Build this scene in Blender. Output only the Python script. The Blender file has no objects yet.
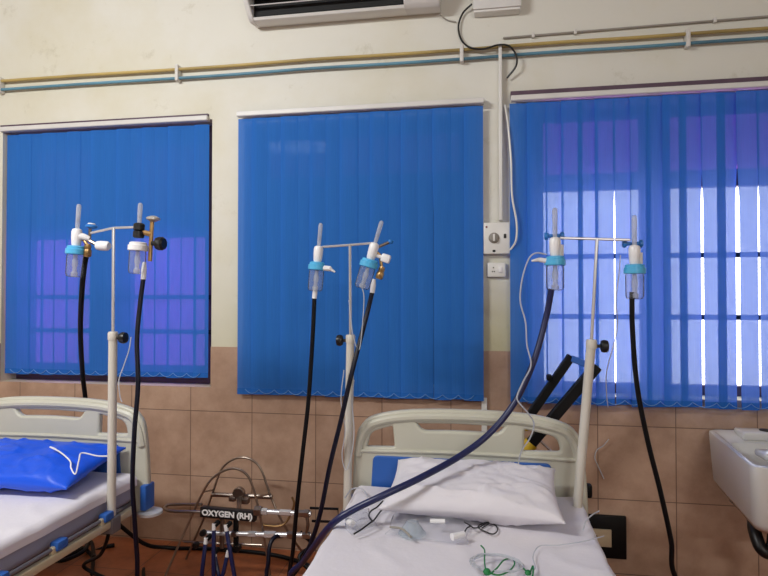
import bpy, bmesh, math, random
from mathutils import Vector, Matrix, Euler, noise
random.seed(7)
C = bpy.context.scene.collection
PI = math.pi
SC = bpy.context.scene

# ------------------------------------------------------------------ camera
CAM = Vector((0, 0, 1.51))
FPX = 580.0
YAW, PITCH = math.radians(9.73), math.radians(0.9)
cam_d = bpy.data.cameras.new('camera'); cam_d.sensor_width = 36.0; cam_d.lens = FPX/768*36.0
cam_d.clip_start = 0.05
cam = bpy.data.objects.new('camera', cam_d); C.objects.link(cam)
cam.location = CAM
cam.rotation_euler = Euler((PI/2 + PITCH, 0, YAW), 'XYZ')
SC.camera = cam
RM = cam.rotation_euler.to_matrix()

def at(px, py, Y):
    """the point of the room at depth plane Y (metres from the camera along the room) that the survey photo shows at px, py"""
    d = RM @ Vector(((px-384)/FPX, (288-py)/FPX, -1))
    return CAM + d*(Y/d.y)

def atz(px, py, z):
    d = RM @ Vector(((px-384)/FPX, (288-py)/FPX, -1))
    return CAM + d*((z-CAM.z)/d.z)

# ------------------------------------------------------------------ materials
def lin(c):
    return tuple(((v/255)/12.92 if v/255 <= .04045 else ((v/255+.055)/1.055)**2.4) for v in c) + (1,)

def mat(name, col, rough=.5, metal=0, spec=.5, var=0, vscale=6, bump=0, bscale=40, coat=0):
    m = bpy.data.materials.new(name); m.use_nodes = True
    nt = m.node_tree; b = nt.nodes['Principled BSDF']
    b.inputs['Base Color'].default_value = lin(col)
    b.inputs['Roughness'].default_value = rough
    b.inputs['Metallic'].default_value = metal
    b.inputs['Specular IOR Level'].default_value = spec
    b.inputs['Coat Weight'].default_value = coat
    if var or bump:
        tc = nt.nodes.new('ShaderNodeTexCoord')
    if var:
        n = nt.nodes.new('ShaderNodeTexNoise'); n.inputs['Scale'].default_value = vscale; n.inputs['Detail'].default_value = 5
        r = nt.nodes.new('ShaderNodeValToRGB')
        c = lin(col)
        r.color_ramp.elements[0].position = .3; r.color_ramp.elements[1].position = .7
        r.color_ramp.elements[0].color = tuple(v*(1-var) for v in c[:3])+(1,)
        r.color_ramp.elements[1].color = tuple(min(1, v*(1+var)) for v in c[:3])+(1,)
        nt.links.new(tc.outputs['Object'], n.inputs['Vector']); nt.links.new(n.outputs['Fac'], r.inputs['Fac'])
        nt.links.new(r.outputs['Color'], b.inputs['Base Color'])
    if bump:
        n2 = nt.nodes.new('ShaderNodeTexNoise'); n2.inputs['Scale'].default_value = bscale; n2.inputs['Detail'].default_value = 4
        bp = nt.nodes.new('ShaderNodeBump'); bp.inputs['Strength'].default_value = bump; bp.inputs['Distance'].default_value = .01
        nt.links.new(tc.outputs['Object'], n2.inputs['Vector']); nt.links.new(n2.outputs['Fac'], bp.inputs['Height'])
        nt.links.new(bp.outputs['Normal'], b.inputs['Normal'])
    return m

def clear_mat(name, tint=(250, 251, 253), haze=.12, gloss=.25, rough=.08, glass=False):
    """clear plastic: passes light straight, with some sheen and a little milky haze"""
    m = bpy.data.materials.new(name); m.use_nodes = True
    nt = m.node_tree; nt.nodes.clear(); N = nt.nodes.new; L = nt.links.new
    out = N('ShaderNodeOutputMaterial'); tr = N('ShaderNodeBsdfTransparent'); tr.inputs['Color'].default_value = lin(tint)
    df = N('ShaderNodeBsdfDiffuse'); df.inputs['Color'].default_value = lin((240, 242, 248))
    tl = N('ShaderNodeBsdfTranslucent'); tl.inputs['Color'].default_value = lin((225, 228, 235))
    add = N('ShaderNodeMixShader'); add.inputs[0].default_value = .5
    L(df.outputs[0], add.inputs[1]); L(tl.outputs[0], add.inputs[2])
    mx = N('ShaderNodeMixShader'); mx.inputs[0].default_value = haze
    L(tr.outputs[0], mx.inputs[1]); L(add.outputs[0], mx.inputs[2])
    gl = N('ShaderNodeBsdfGlossy'); gl.inputs['Roughness'].default_value = rough
    fr = N('ShaderNodeLayerWeight'); fr.inputs['Blend'].default_value = gloss
    m2 = N('ShaderNodeMixShader')
    L(fr.outputs['Fresnel'], m2.inputs[0]); L(mx.outputs[0], m2.inputs[1]); L(gl.outputs[0], m2.inputs[2])
    L(m2.outputs[0], out.inputs['Surface'])
    return m

def fabric_mat(name, refl, trans, fac, sheer=.08):
    m = bpy.data.materials.new(name); m.use_nodes = True
    nt = m.node_tree; nt.nodes.clear(); N = nt.nodes.new; L = nt.links.new
    out = N('ShaderNodeOutputMaterial')
    df = N('ShaderNodeBsdfDiffuse'); tl = N('ShaderNodeBsdfTranslucent'); tl.inputs['Color'].default_value = lin(trans)
    tc = N('ShaderNodeTexCoord'); wv = N('ShaderNodeTexNoise'); wv.inputs['Scale'].default_value = 9
    mp = N('ShaderNodeMapping'); mp.inputs['Scale'].default_value = (30, 30, .6)
    L(tc.outputs['Object'], mp.inputs['Vector']); L(mp.outputs[0], wv.inputs['Vector'])
    rp = N('ShaderNodeValToRGB'); c = lin(refl)
    rp.color_ramp.elements[0].color = tuple(v*.86 for v in c[:3])+(1,)
    rp.color_ramp.elements[1].color = tuple(v*1.12 for v in c[:3])+(1,)
    L(wv.outputs['Fac'], rp.inputs['Fac']); L(rp.outputs['Color'], df.inputs['Color'])
    mx = N('ShaderNodeMixShader'); mx.inputs[0].default_value = fac
    L(df.outputs[0], mx.inputs[1]); L(tl.outputs[0], mx.inputs[2])
    th = N('ShaderNodeBsdfTransparent'); th.inputs['Color'].default_value = (.73, .83, .95, 1)     # the weave is a little sheer
    m2 = N('ShaderNodeMixShader'); m2.inputs[0].default_value = sheer
    L(mx.outputs[0], m2.inputs[1]); L(th.outputs[0], m2.inputs[2]); L(m2.outputs[0], out.inputs['Surface'])
    return m

def paint_mat():
    m = bpy.data.materials.new('cream_wall_paint'); m.use_nodes = True
    nt = m.node_tree; N = nt.nodes.new; L = nt.links.new; b = nt.nodes['Principled BSDF']
    b.inputs['Roughness'].default_value = .6
    g = N('ShaderNodeNewGeometry')
    n1 = N('ShaderNodeTexNoise'); n1.inputs['Scale'].default_value = 1.1; n1.inputs['Detail'].default_value = 6; n1.inputs['Roughness'].default_value = .6
    L(g.outputs['Position'], n1.inputs['Vector'])
    r1 = N('ShaderNodeValToRGB'); r1.color_ramp.elements[0].position = .42; r1.color_ramp.elements[1].position = .72
    r1.color_ramp.elements[0].color = lin((222, 219, 209)); r1.color_ramp.elements[1].color = lin((211, 204, 180))
    L(n1.outputs['Fac'], r1.inputs['Fac'])
    n2 = N('ShaderNodeTexNoise'); n2.inputs['Scale'].default_value = 5.5; n2.inputs['Detail'].default_value = 8; n2.inputs['Roughness'].default_value = .7
    L(g.outputs['Position'], n2.inputs['Vector'])
    r2 = N('ShaderNodeValToRGB'); r2.color_ramp.elements[0].position = .60; r2.color_ramp.elements[1].position = .78
    r2.color_ramp.elements[0].color = (0, 0, 0, 1); r2.color_ramp.elements[1].color = (.55, .55, .55, 1)
    L(n2.outputs['Fac'], r2.inputs['Fac'])
    mx = N('ShaderNodeMix'); mx.data_type = 'RGBA'
    L(r2.outputs['Color'], mx.inputs['Factor']); L(r1.outputs['Color'], mx.inputs['A']); mx.inputs['B'].default_value = lin((165, 155, 125))
    sp = N('ShaderNodeSeparateXYZ'); L(g.outputs['Position'], sp.inputs[0])
    mr = N('ShaderNodeMapRange'); mr.inputs['From Min'].default_value = 2.0; mr.inputs['From Max'].default_value = 1.3
    L(sp.outputs['Z'], mr.inputs['Value'])
    ml = N('ShaderNodeMath'); ml.operation = 'MULTIPLY'; L(mr.outputs[0], ml.inputs[0]); L(n1.outputs['Fac'], ml.inputs[1])
    m3 = N('ShaderNodeMix'); m3.data_type = 'RGBA'; L(ml.outputs[0], m3.inputs['Factor'])
    L(mx.outputs['Result'], m3.inputs['A']); m3.inputs['B'].default_value = lin((186, 178, 128))
    L(m3.outputs['Result'], b.inputs['Base Color'])
    bp = N('ShaderNodeBump'); bp.inputs['Strength'].default_value = .15; bp.inputs['Distance'].default_value = .01
    L(n2.outputs['Fac'], bp.inputs['Height']); L(bp.outputs['Normal'], b.inputs['Normal'])
    return m

def tile_mat(name, base, dark, grout, size, offx, offy, axes, rough=.35, mortar=.0026):
    """square tiles laid in a straight grid on the plane given by AXES (indices of the world position)"""
    m = bpy.data.materials.new(name); m.use_nodes = True
    nt = m.node_tree; N = nt.nodes.new; L = nt.links.new; b = nt.nodes['Principled BSDF']
    b.inputs['Roughness'].default_value = rough
    g = N('ShaderNodeNewGeometry'); s = N('ShaderNodeSeparateXYZ'); L(g.outputs['Position'], s.inputs[0])
    cmb = N('ShaderNodeCombineXYZ')
    for i, (a, o) in enumerate(zip(axes, (offx, offy))):
        ad = N('ShaderNodeMath'); ad.operation = 'SUBTRACT'; L(s.outputs[a], ad.inputs[0]); ad.inputs[1].default_value = o
        L(ad.outputs[0], cmb.inputs[i])
    br = N('ShaderNodeTexBrick'); br.offset = 0; br.squash = 1
    br.inputs['Scale'].default_value = 1; br.inputs['Brick Width'].default_value = size; br.inputs['Row Height'].default_value = size
    br.inputs['Mortar Size'].default_value = mortar; br.inputs['Mortar Smooth'].default_value = .2
    br.inputs['Mortar'].default_value = lin(grout)
    L(cmb.outputs[0], br.inputs['Vector'])
    n = N('ShaderNodeTexNoise'); n.inputs['Scale'].default_value = 7; n.inputs['Detail'].default_value = 7; n.inputs['Roughness'].default_value = .65
    L(g.outputs['Position'], n.inputs['Vector'])
    r = N('ShaderNodeValToRGB'); r.color_ramp.elements[0].position = .3; r.color_ramp.elements[1].position = .62
    r.color_ramp.elements[0].color = lin(dark); r.color_ramp.elements[1].color = lin(base)
    L(n.outputs['Fac'], r.inputs['Fac'])
    mul = N('ShaderNodeMix'); mul.data_type = 'RGBA'; mul.blend_type = 'MULTIPLY'; mul.inputs['Factor'].default_value = 1
    mul.inputs['B'].default_value = (.9, .9, .9, 1)
    L(r.outputs['Color'], mul.inputs['A'])
    L(r.outputs['Color'], br.inputs['Color1']); L(mul.outputs['Result'], br.inputs['Color2'])
    L(br.outputs['Color'], b.inputs['Base Color'])
    bp = N('ShaderNodeBump'); bp.inputs['Strength'].default_value = .4; bp.inputs['Distance'].default_value = .004; bp.invert = True
    L(br.outputs['Fac'], bp.inputs['Height']); L(bp.outputs['Normal'], b.inputs['Normal'])
    return m

def glass_mat(name, tint, rough=0):
    m = bpy.data.materials.new(name); m.use_nodes = True
    nt = m.node_tree; nt.nodes.clear(); N = nt.nodes.new; L = nt.links.new
    out = N('ShaderNodeOutputMaterial'); tr = N('ShaderNodeBsdfTransparent'); tr.inputs['Color'].default_value = tint
    gl = N('ShaderNodeBsdfGlossy'); gl.inputs['Roughness'].default_value = .05
    mx = N('ShaderNodeMixShader'); mx.inputs[0].default_value = .06
    L(tr.outputs[0], mx.inputs[1]); L(gl.outputs[0], mx.inputs[2]); L(mx.outputs[0], out.inputs['Surface'])
    return m

M = dict(
    paint=paint_mat(),
    ceiling=mat('ceiling_white', (225, 222, 214), .8),
    bare=mat('side_wall_cream', (222, 214, 196), .7),
    tile=tile_mat('beige_brown_wall_tile', (190, 158, 136), (168, 136, 115), (116, 92, 78), .4, .215, .009, (0, 2)),
    floor=tile_mat('terracotta_floor_tile', (188, 112, 72), (150, 84, 52), (105, 68, 50), .4, .1, .15, (0, 1), .3),
    white=mat('white_enamel', (216, 213, 210), .4, var=.05),
    offwhite=mat('white_plastic_housing', (226, 224, 220), .35),
    silver=mat('satin_aluminium', (196, 190, 186), .35, .6),
    blind=fabric_mat('blue_blind_fabric', (56, 122, 208), (116, 134, 235), .2),
    blind_hem=fabric_mat('blue_blind_hem', (48, 110, 194), (60, 80, 210), .08, .02),
    chain=mat('pale_blue_bead_chain', (100, 146, 208), .5),
    wframe=mat('brown_violet_window_frame', (84, 60, 78), .5, var=.2),
    shutter=mat('dark_wooden_shutter', (70, 52, 50), .6, var=.2),
    grille=mat('window_grille_iron', (40, 38, 44), .5, .6),
    glass=glass_mat('clear_window_glass', (.92, .95, 1, 1)),
    glass_violet=glass_mat('violet_tinted_window_glass', (.36, .15, .46, 1)),
    glass_dark=glass_mat('dark_violet_window_glass', (.48, .22, .62, 1)),
    glass_dim=glass_mat('dim_violet_window_glass', (.14, .05, .17, 1)),
    yellow=mat('ochre_pipe_paint', (176, 152, 92), .5, var=.3, vscale=2.2),
    teal=mat('teal_pipe_paint', (88, 134, 156), .5, var=.35, vscale=2.2),
    conduit=mat('grey_conduit', (150, 144, 136), .5, var=.1),
    clip=mat('white_pipe_clip', (214, 210, 205), .5),
    black=mat('black_plastic', (16, 15, 17), .4),
    blackmat=mat('black_painted_steel', (9, 9, 11), .5, 0, spec=.25),
    hose=mat('navy_black_rubber_hose', (13, 15, 34), .4, spec=.3),
    hose_blk=mat('black_rubber_hose', (9, 9, 13), .42, spec=.25),
    hose_navy=mat('navy_rubber_hose', (26, 32, 78), .35),
    chrome=mat('stainless_steel', (214, 212, 214), .25, .55, var=.04),
    standsteel=mat('worn_steel_rod', (150, 136, 124), .3, .85, var=.15, vscale=8),
    steel=mat('dull_steel', (150, 138, 130), .35, 1, var=.15, vscale=20),
    brass=mat('aged_brass', (166, 132, 88), .35, .8, var=.25, vscale=30),
    poletube=mat('cream_painted_tube', (206, 200, 190), .4, var=.05),
    bed=mat('cream_bed_plastic', (196, 193, 178), .38, var=.03),
    bedsteel=mat('beige_bed_rail', (208, 196, 166), .35, .1),
    bedgrey=mat('grey_bed_frame', (120, 116, 122), .45, .3),
    bedblue=mat('blue_bed_plastic', (44, 96, 178), .4),
    bumper=mat('pale_grey_bumper', (196, 196, 200), .4),
    sheet=mat('white_bed_linen', (226, 221, 228), .85, bump=.1, bscale=60),
    mattress=mat('lilac_grey_mattress', (168, 164, 184), .7),
    vinyl=mat('bright_blue_vinyl', (8, 84, 226), .42, bump=.12, bscale=22),
    clear=clear_mat('clear_plastic', haze=.16, gloss=.10),
    tubeclear=clear_mat('milky_flow_tube', haze=.55, gloss=.08),
    bag=clear_mat('clear_polythene_bag', tint=(254, 254, 255), haze=.2, gloss=.05, rough=.2),
    tubing=clear_mat('clear_thin_tubing', haze=.8, gloss=.1),
    mask=clear_mat('greenish_mask_plastic', tint=(242, 249, 250), haze=.3, gloss=.04),
    turq=mat('turquoise_plastic', (84, 180, 228), .35),
    knobblue=mat('blue_valve_knob', (40, 120, 200), .35),
    bwhite=mat('white_flowmeter_plastic', (236, 234, 236), .35),
    yellowpl=mat('yellow_plastic', (206, 170, 40), .45),
    sink=mat('white_glazed_ceramic', (214, 212, 210), .12, coat=.4),
    dark=mat('dark_recess', (10, 10, 12), .7),
    red=mat('maroon_sticker', (120, 30, 36), .5),
    beige=mat('beige_switch_plate', (208, 190, 160), .4),
    label=mat('white_lettering', (236, 236, 236), .5),
    green=mat('green_string', (20, 120, 60), .6),
)

# ------------------------------------------------------------------ mesh helpers
def finish(name, bm, m, parent=None, smooth=35, loc=None):
    me = bpy.data.meshes.new(name)
    bmesh.ops.recalc_face_normals(bm, faces=bm.faces)
    bm.to_mesh(me); bm.free()
    return finish_me(name, me, m, parent, smooth, loc)

def finish_me(name, me, m, parent=None, smooth=35, loc=None):
    if smooth:
        for p in me.polygons: p.use_smooth = True
        me.set_sharp_from_angle(angle=math.radians(smooth))
    if m: me.materials.append(m)
    o = bpy.data.objects.new(name, me); C.objects.link(o)
    if loc is not None: o.location = loc
    if parent is not None: o.parent = parent
    return o

def to_local(o, root):
    """mesh built in room coordinates, parented to a root that stands elsewhere"""
    mm = root.matrix_basis.copy()
    while root.parent is not None:
        root = root.parent; mm = root.matrix_basis @ mm
    o.data.transform(mm.inverted())
    return o

def wpart(name, bm, m, root, smooth=35):
    o = finish(name, bm, m, root, smooth)
    return to_local(o, root)

def tag(o, label, cat, group=None, kind=None):
    o['label'] = label; o['category'] = cat
    if group: o['group'] = group
    if kind: o['kind'] = kind
    return o

def thing(name, label, cat, loc=(0, 0, 0), rot=(0, 0, 0), group=None):
    o = bpy.data.objects.new(name, None); C.objects.link(o)
    o.location = loc; o.rotation_euler = rot; o.empty_display_size = .05
    bpy.context.view_layer.update()
    return tag(o, label, cat, group)

def struct(o):
    o['kind'] = 'structure'; return o

def copy_tree(o, parent=None):
    c = o.copy(); C.objects.link(c)
    if parent is not None: c.parent = parent
    for ch in o.children: copy_tree(ch, c)
    return c

def box(bm, lo, hi, bevel=0, seg=2, mtx=None):
    r = bmesh.ops.create_cube(bm, size=1)
    vs = r['verts']
    lo, hi = Vector(lo), Vector(hi)
    for v in vs:
        v.co = Vector(((v.co[i]+.5)*(hi[i]-lo[i])+lo[i] for i in range(3)))
    if bevel:
        es = list({e for v in vs for e in v.link_edges})
        r = bmesh.ops.bevel(bm, geom=es, offset=bevel, segments=seg, profile=.5, affect='EDGES')
        vs = list({v for f in r['faces'] for v in f.verts} | {v for v in vs if v.is_valid})
    if mtx is not None:
        for v in vs: v.co = mtx @ v.co
    return vs

def B(lo, hi, bevel=0, seg=2, mtx=None):
    bm = bmesh.new(); box(bm, lo, hi, bevel, seg, mtx); return bm

def smooth_path(pts, n=8):
    pts = [Vector(p) for p in pts]
    if len(pts) < 3: return pts
    out = []
    P = [pts[0]*2-pts[1]] + pts + [pts[-1]*2-pts[-2]]
    for i in range(1, len(P)-2):
        p0, p1, p2, p3 = P[i-1:i+3]
        for k in range(n):
            t = k/n
            out.append(.5*((2*p1)+(p2-p0)*t+(2*p0-5*p1+4*p2-p3)*t*t+(3*p1-p0-3*p2+p3)*t**3))
    out.append(P[-2])
    return out

def tube(bm, pts, r, sides=10, closed=False, caps=True):
    """sweep a circle along points; r a number or one per point"""
    pts = [Vector(p) for p in pts]
    n = len(pts)
    rs = r if isinstance(r, (list, tuple)) else [r]*n
    tang = []
    for i in range(n):
        a = pts[(i-1) % n] if closed else pts[max(i-1, 0)]
        b = pts[(i+1) % n] if closed else pts[min(i+1, n-1)]
        t = (b-a)
        tang.append(t.normalized() if t.length > 1e-9 else Vector((0, 0, 1)))
    up = Vector((0, 0, 1)) if abs(tang[0].z) < .9 else Vector((1, 0, 0))
    nrm = (up - tang[0]*up.dot(tang[0])).normalized()
    rings = []
    for i in range(n):
        nrm = (nrm - tang[i]*nrm.dot(tang[i]))
        nrm = nrm.normalized() if nrm.length > 1e-6 else tang[i].orthogonal().normalized()
        bi = tang[i].cross(nrm)
        rings.append([bm.verts.new(pts[i]+(nrm*math.cos(2*PI*k/sides)+bi*math.sin(2*PI*k/sides))*rs[i]) for k in range(sides)])
    for i in range(n if closed else n-1):
        a, b = rings[i], rings[(i+1) % n]
        for k in range(sides):
            bm.faces.new((a[k], a[(k+1) % sides], b[(k+1) % sides], b[k]))
    if caps and not closed:
        bm.faces.new(list(reversed(rings[0]))); bm.faces.new(rings[-1])
    return bm

def T(pts, r, sides=10, smooth=0, closed=False):
    bm = bmesh.new()
    tube(bm, smooth_path(pts, smooth) if smooth else pts, r, sides, closed)
    return bm

def lathe(prof, origin=(0, 0, 0), axis='z', sides=20, mtx=None):
    """revolve (radius, height) pairs"""
    bm = bmesh.new()
    rings = []
    for r, h in prof:
        if r < 1e-6: rings.append([bm.verts.new((0, 0, h))])
        else: rings.append([bm.verts.new((r*math.cos(2*PI*k/sides), r*math.sin(2*PI*k/sides), h)) for k in range(sides)])
    for a, b in zip(rings, rings[1:]):
        for k in range(sides):
            k2 = (k+1) % sides
            if len(a) == 1 and len(b) == 1: continue
            if len(a) == 1: bm.faces.new((a[0], b[k2], b[k]))
            elif len(b) == 1: bm.faces.new((a[k], a[k2], b[0]))
            else: bm.faces.new((a[k], a[k2], b[k2], b[k]))
    if len(rings[0]) > 1: bm.faces.new(list(reversed(rings[0])))
    if len(rings[-1]) > 1: bm.faces.new(rings[-1])
    mm = Matrix.Identity(4)
    if axis == 'x': mm = Matrix.Rotation(PI/2, 4, 'Y')
    if axis == 'y': mm = Matrix.Rotation(-PI/2, 4, 'X')
    mm = Matrix.Translation(origin) @ mm
    if mtx is not None: mm = mtx @ mm
    bmesh.ops.transform(bm, matrix=mm, verts=bm.verts)
    return bm

def prism(poly, a0, a1, axis=1):
    """extrude a closed polygon given in the two other axes from a0 to a1 along AXIS"""
    bm = bmesh.new()
    def mk(p, a):
        q = list(p); q.insert(axis, a); return bm.verts.new(q)
    A = [mk(p, a0) for p in poly]; Bv = [mk(p, a1) for p in poly]
    bm.faces.new(A); bm.faces.new(list(reversed(Bv)))
    n = len(poly)
    for i in range(n):
        bm.faces.new((A[i], Bv[i], Bv[(i+1) % n], A[(i+1) % n]))
    return bm

def plate(loops, thick, bevel, res=6):
    """a flat plate with holes standing in XZ: outer loop and hole loops, rounded edge; returns a mesh"""
    cu = bpy.data.curves.new('tmp', 'CURVE'); cu.dimensions = '2D'; cu.fill_mode = 'BOTH'
    cu.extrude = thick/2-bevel; cu.bevel_depth = bevel; cu.bevel_resolution = 2
    for lp in loops:
        sp = cu.splines.new('POLY'); sp.points.add(len(lp)-1); sp.use_cyclic_u = True
        for p, (x, z) in zip(sp.points, lp): p.co = (x, z, 0, 1)
    ob = bpy.data.objects.new('tmp', cu); C.objects.link(ob)
    dg = bpy.context.evaluated_depsgraph_get(); dg.update()
    me = bpy.data.meshes.new_from_object(ob.evaluated_get(dg))
    bpy.data.objects.remove(ob); bpy.data.curves.remove(cu)
    me.transform(Matrix.Rotation(PI/2, 4, 'X'))
    return me

def rounded(pts, r, seg=5):
    """round the corners of a closed 2-D polygon"""
    out = []
    n = len(pts)
    for i in range(n):
        p0, p1, p2 = Vector(pts[i-1]), Vector(pts[i]), Vector(pts[(i+1) % n])
        rr = r[i] if isinstance(r, (list, tuple)) else r
        d0, d1 = (p0-p1), (p2-p1)
        rr0 = min(rr, d0.length*.48, d1.length*.48)
        a, b = p1+d0.normalized()*rr0, p1+d1.normalized()*rr0
        for k in range(seg+1):
            t = k/seg
            q = a*(1-t)**2 + p1*2*t*(1-t) + b*t*t
            out.append((q.x, q.y))
    return out

# ------------------------------------------------------------------ the room
WY = 3.35                        # inner face of the wall with the windows
WT = .24
XL, XR, YB, ZC = -4.3, 2.25, -3.2, 3.55
openings = [(-3.14, -1.655, .955, 2.615), (-1.40, -.085, .99, 2.56), (.29, 1.62, .965, 2.59)]

def wall_with_holes(x0, x1, z0, z1, y0, y1, holes):
    xs = sorted({x0, x1} | {min(max(v, x0), x1) for h in holes for v in h[:2]})
    zs = sorted({z0, z1} | {min(max(v, z0), z1) for h in holes for v in h[2:]})
    bm = bmesh.new()
    V = {}
    def v(x, y, z):
        k = (round(x, 5), round(y, 5), round(z, 5))
        if k not in V: V[k] = bm.verts.new(k)
        return V[k]
    def solid(i, j):
        if not (0 <= i < len(xs)-1 and 0 <= j < len(zs)-1): return False
        cx, cz = (xs[i]+xs[i+1])/2, (zs[j]+zs[j+1])/2
        return not any(h[0] < cx < h[1] and h[2] < cz < h[3] for h in holes)
    for i in range(len(xs)-1):
        for j in range(len(zs)-1):
            if not solid(i, j): continue
            a, b, c, d = xs[i], xs[i+1], zs[j], zs[j+1]
            bm.faces.new((v(a, y0, c), v(b, y0, c), v(b, y0, d), v(a, y0, d)))
            bm.faces.new((v(a, y1, c), v(a, y1, d), v(b, y1, d), v(b, y1, c)))
            if not solid(i-1, j): bm.faces.new((v(a, y0, c), v(a, y0, d), v(a, y1, d), v(a, y1, c)))
            if not solid(i+1, j): bm.faces.new((v(b, y0, c), v(b, y1, c), v(b, y1, d), v(b, y0, d)))
            if not solid(i, j-1): bm.faces.new((v(a, y0, c), v(a, y1, c), v(b, y1, c), v(b, y0, c)))
            if not solid(i, j+1): bm.faces.new((v(a, y0, d), v(b, y0, d), v(b, y1, d), v(a, y1, d)))
    return bm

struct(finish('wall_back', wall_with_holes(XL, XR, 0, ZC, WY, WY+WT, openings), M['paint'], smooth=0))
struct(finish('trim_1', wall_with_holes(XL, XR, 0, 1.205, WY-.008, WY-.0002, openings), M['tile'], smooth=0))
struct(finish('floor', B((XL, YB, -.1), (XR, WY+WT, 0)), M['floor'], smooth=0))
struct(finish('ceiling', B((XL, YB, ZC), (XR, WY+WT, ZC+.1)), M['ceiling'], smooth=0))
struct(finish('wall_left', B((XL-.15, YB, 0), (XL, WY+WT, ZC)), M['bare'], smooth=0))
struct(finish('wall_right', B((XR, YB, 0), (XR+.15, WY+WT, ZC)), M['bare'], smooth=0))
struct(finish('wall_front', B((XL, YB-.15, 0), (XR, YB, ZC)), M['bare'], smooth=0))

# windows: a fixed top light over two casements, iron grille bars
def window(n, op, z_tr, z_tr2, low, high, cx, bars, f=.055):
    x0, x1, z0, z1 = op
    y0, y1 = WY+.13, WY+.18
    w = bpy.data.objects.new('window_%d' % n, None); C.objects.link(w); struct(w)
    w.location = ((x0+x1)/2, WY+.15, z0); bpy.context.view_layer.update()
    holes = []
    mids = [(x0+f, cx[0]), (cx[1], x1-f)]
    for a, b in mids:
        holes.append((a, b, z0+f, z_tr)); holes.append((a, b, z_tr2, z1-f))
    wpart('window_frame', wall_with_holes(x0, x1, z0, z1, y0, y1, holes), M['wframe'], w, 0)
    for a, b in mids:
        wpart('casement_pane', B((a, y0+.015, z0+f), (b, y0+.021, z_tr)), low, w, 0)
        wpart('transom_pane', B((a, y0+.015, z_tr2), (b, y0+.021, z1-f)), high, w, 0)
    for z in bars:
        wpart('grille_bar', B((x0, y0-.06, z-.014), (x1, y0-.045, z+.014)), M['grille'], w, 0)

window(1, openings[0], 1.90, 2.06, M['glass_dark'], M['glass_dim'], (-2.58, -2.29), (1.29, 1.51), .11)
window(2, openings[1], 2.20, 2.26, M['shutter'], M['glass_dim'], (-.94, -.87), ())
window(3, openings[2], 2.126, 2.22, M['glass'], M['glass_violet'], (.88, 1.005), (1.40, 1.74))

# ------------------------------------------------------------------ vertical blinds
def blind(name_label, x0, x1, ztop, zbot, y, n, gaps={}, rail_y=None, amp=.10, rail_over=.015, jitter=.3, lap=(.005, .011), strip=.012):
    t = thing('vertical_blind', name_label, 'window blind', ((x0+x1)/2, y, zbot))
    ry = y if rail_y is None else rail_y
    bm = bmesh.new()
    box(bm, (x0-rail_over, ry-.022, ztop), (x1+rail_over, ry+.022, ztop+.03), .004, 1)
    wpart('headrail', bm, M['white'], t)
    wpart('pelmet_shadow_strip', B((x0-rail_over, max(ry, WY-.03)-.012, ztop+.0305), (x1+rail_over, WY-.0005, ztop+.03+strip)), M['wframe'], t, 0)  # dark strip put in for the pelmet and shadow gap above the headrail
    bm = bmesh.new(); hm = bmesh.new()
    pitch = (x1-x0)/n
    rnd = random.Random(int(abs(x0)*1000)+n)
    feet = []
    # how far neighbouring slats overlap at each boundary, at the top and at the bottom
    over = [(lap[0]+(lap[1]-lap[0])*rnd.random()**1.5,)*2 for k in range(n+1)]
    for k, g in gaps.items(): over[k] = (.007, -g)
    edge = [x0+pitch*k + (rnd.uniform(-.12, .12)*pitch*jitter if 0 < k < n else 0) for k in range(n+1)]
    for i in range(n):
        ang = amp + rnd.uniform(-.05, .05)
        def span(f):
            a = edge[i]-(over[i][0]*(1-f)+over[i][1]*f); b = edge[i+1]+(over[i+1][0]*(1-f)+over[i+1][1]*f)
            return (a+b)/2, b-a
        cx = span(1)[0]
        dep = .0035*(-1 if i % 2 else 1)
        for (mesh, za, zb, off) in ((bm, ztop-.012, zbot+.03, 0), (hm, zbot+.034, zbot + rnd.uniform(-.004, .004), -.0015)):
            cols = 6; rows = 14 if mesh is bm else 1
            grid = []
            for r in range(rows+1):
                z = za + (zb-za)*r/rows
                cx, w = span(min(1, max(0, (ztop-.35-z)/.25)))
                row = []
                for k in range(cols+1):
                    u = (k/cols-.5)*w
                    bulge = .0035*(1-(2*k/cols-1)**2)
                    row.append(mesh.verts.new((cx+u*math.cos(ang), y+dep+off-bulge+u*math.sin(ang), z)))
                grid.append(row)
            for r in range(rows):
                for k in range(cols):
                    mesh.faces.new((grid[r][k], grid[r][k+1], grid[r+1][k+1], grid[r+1][k]))
        feet.append(Vector((cx, y-.012, zbot+.03)))
    wpart('slat_panel', bm, M['blind'], t, 60)
    wpart('bottom_hem', hm, M['blind_hem'], t, 60)
    # bead chain sagging from slat to slat
    pts = []
    for a, b in zip(feet, feet[1:]):
        for k in range(6):
            s = k/6; p = a.lerp(b, s); p.z -= .035*4*s*(1-s)*.7; pts.append(p)
    pts.append(feet[-1])
    wpart('bead_chain', T(pts, .0022, 6), M['chain'], t)
    return t

BG = None
blind('blue vertical blind set inside the recess behind the bed with blue pillow', -3.13, -1.692, 2.603, 1.005, WY+.028, 16, amp=.08, lap=(.003, .006), rail_y=WY-.005)
blind('closed blue vertical blind between two wall strips, just left of the regulator box', -1.452, -.008, 2.60, .93, WY-.05, 16, gaps={13: .0012}, amp=.05, jitter=.2, strip=.006)
blind('bright blue vertical blind lit by daylight, above sink', 00.168, 1.67, 2.60, .928, WY-.055, 17,
      gaps={6: .003, 11: .0035, 13: .006, 14: .0035}, amp=.12, jitter=.6, lap=(.004, .026), strip=.034)

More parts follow.
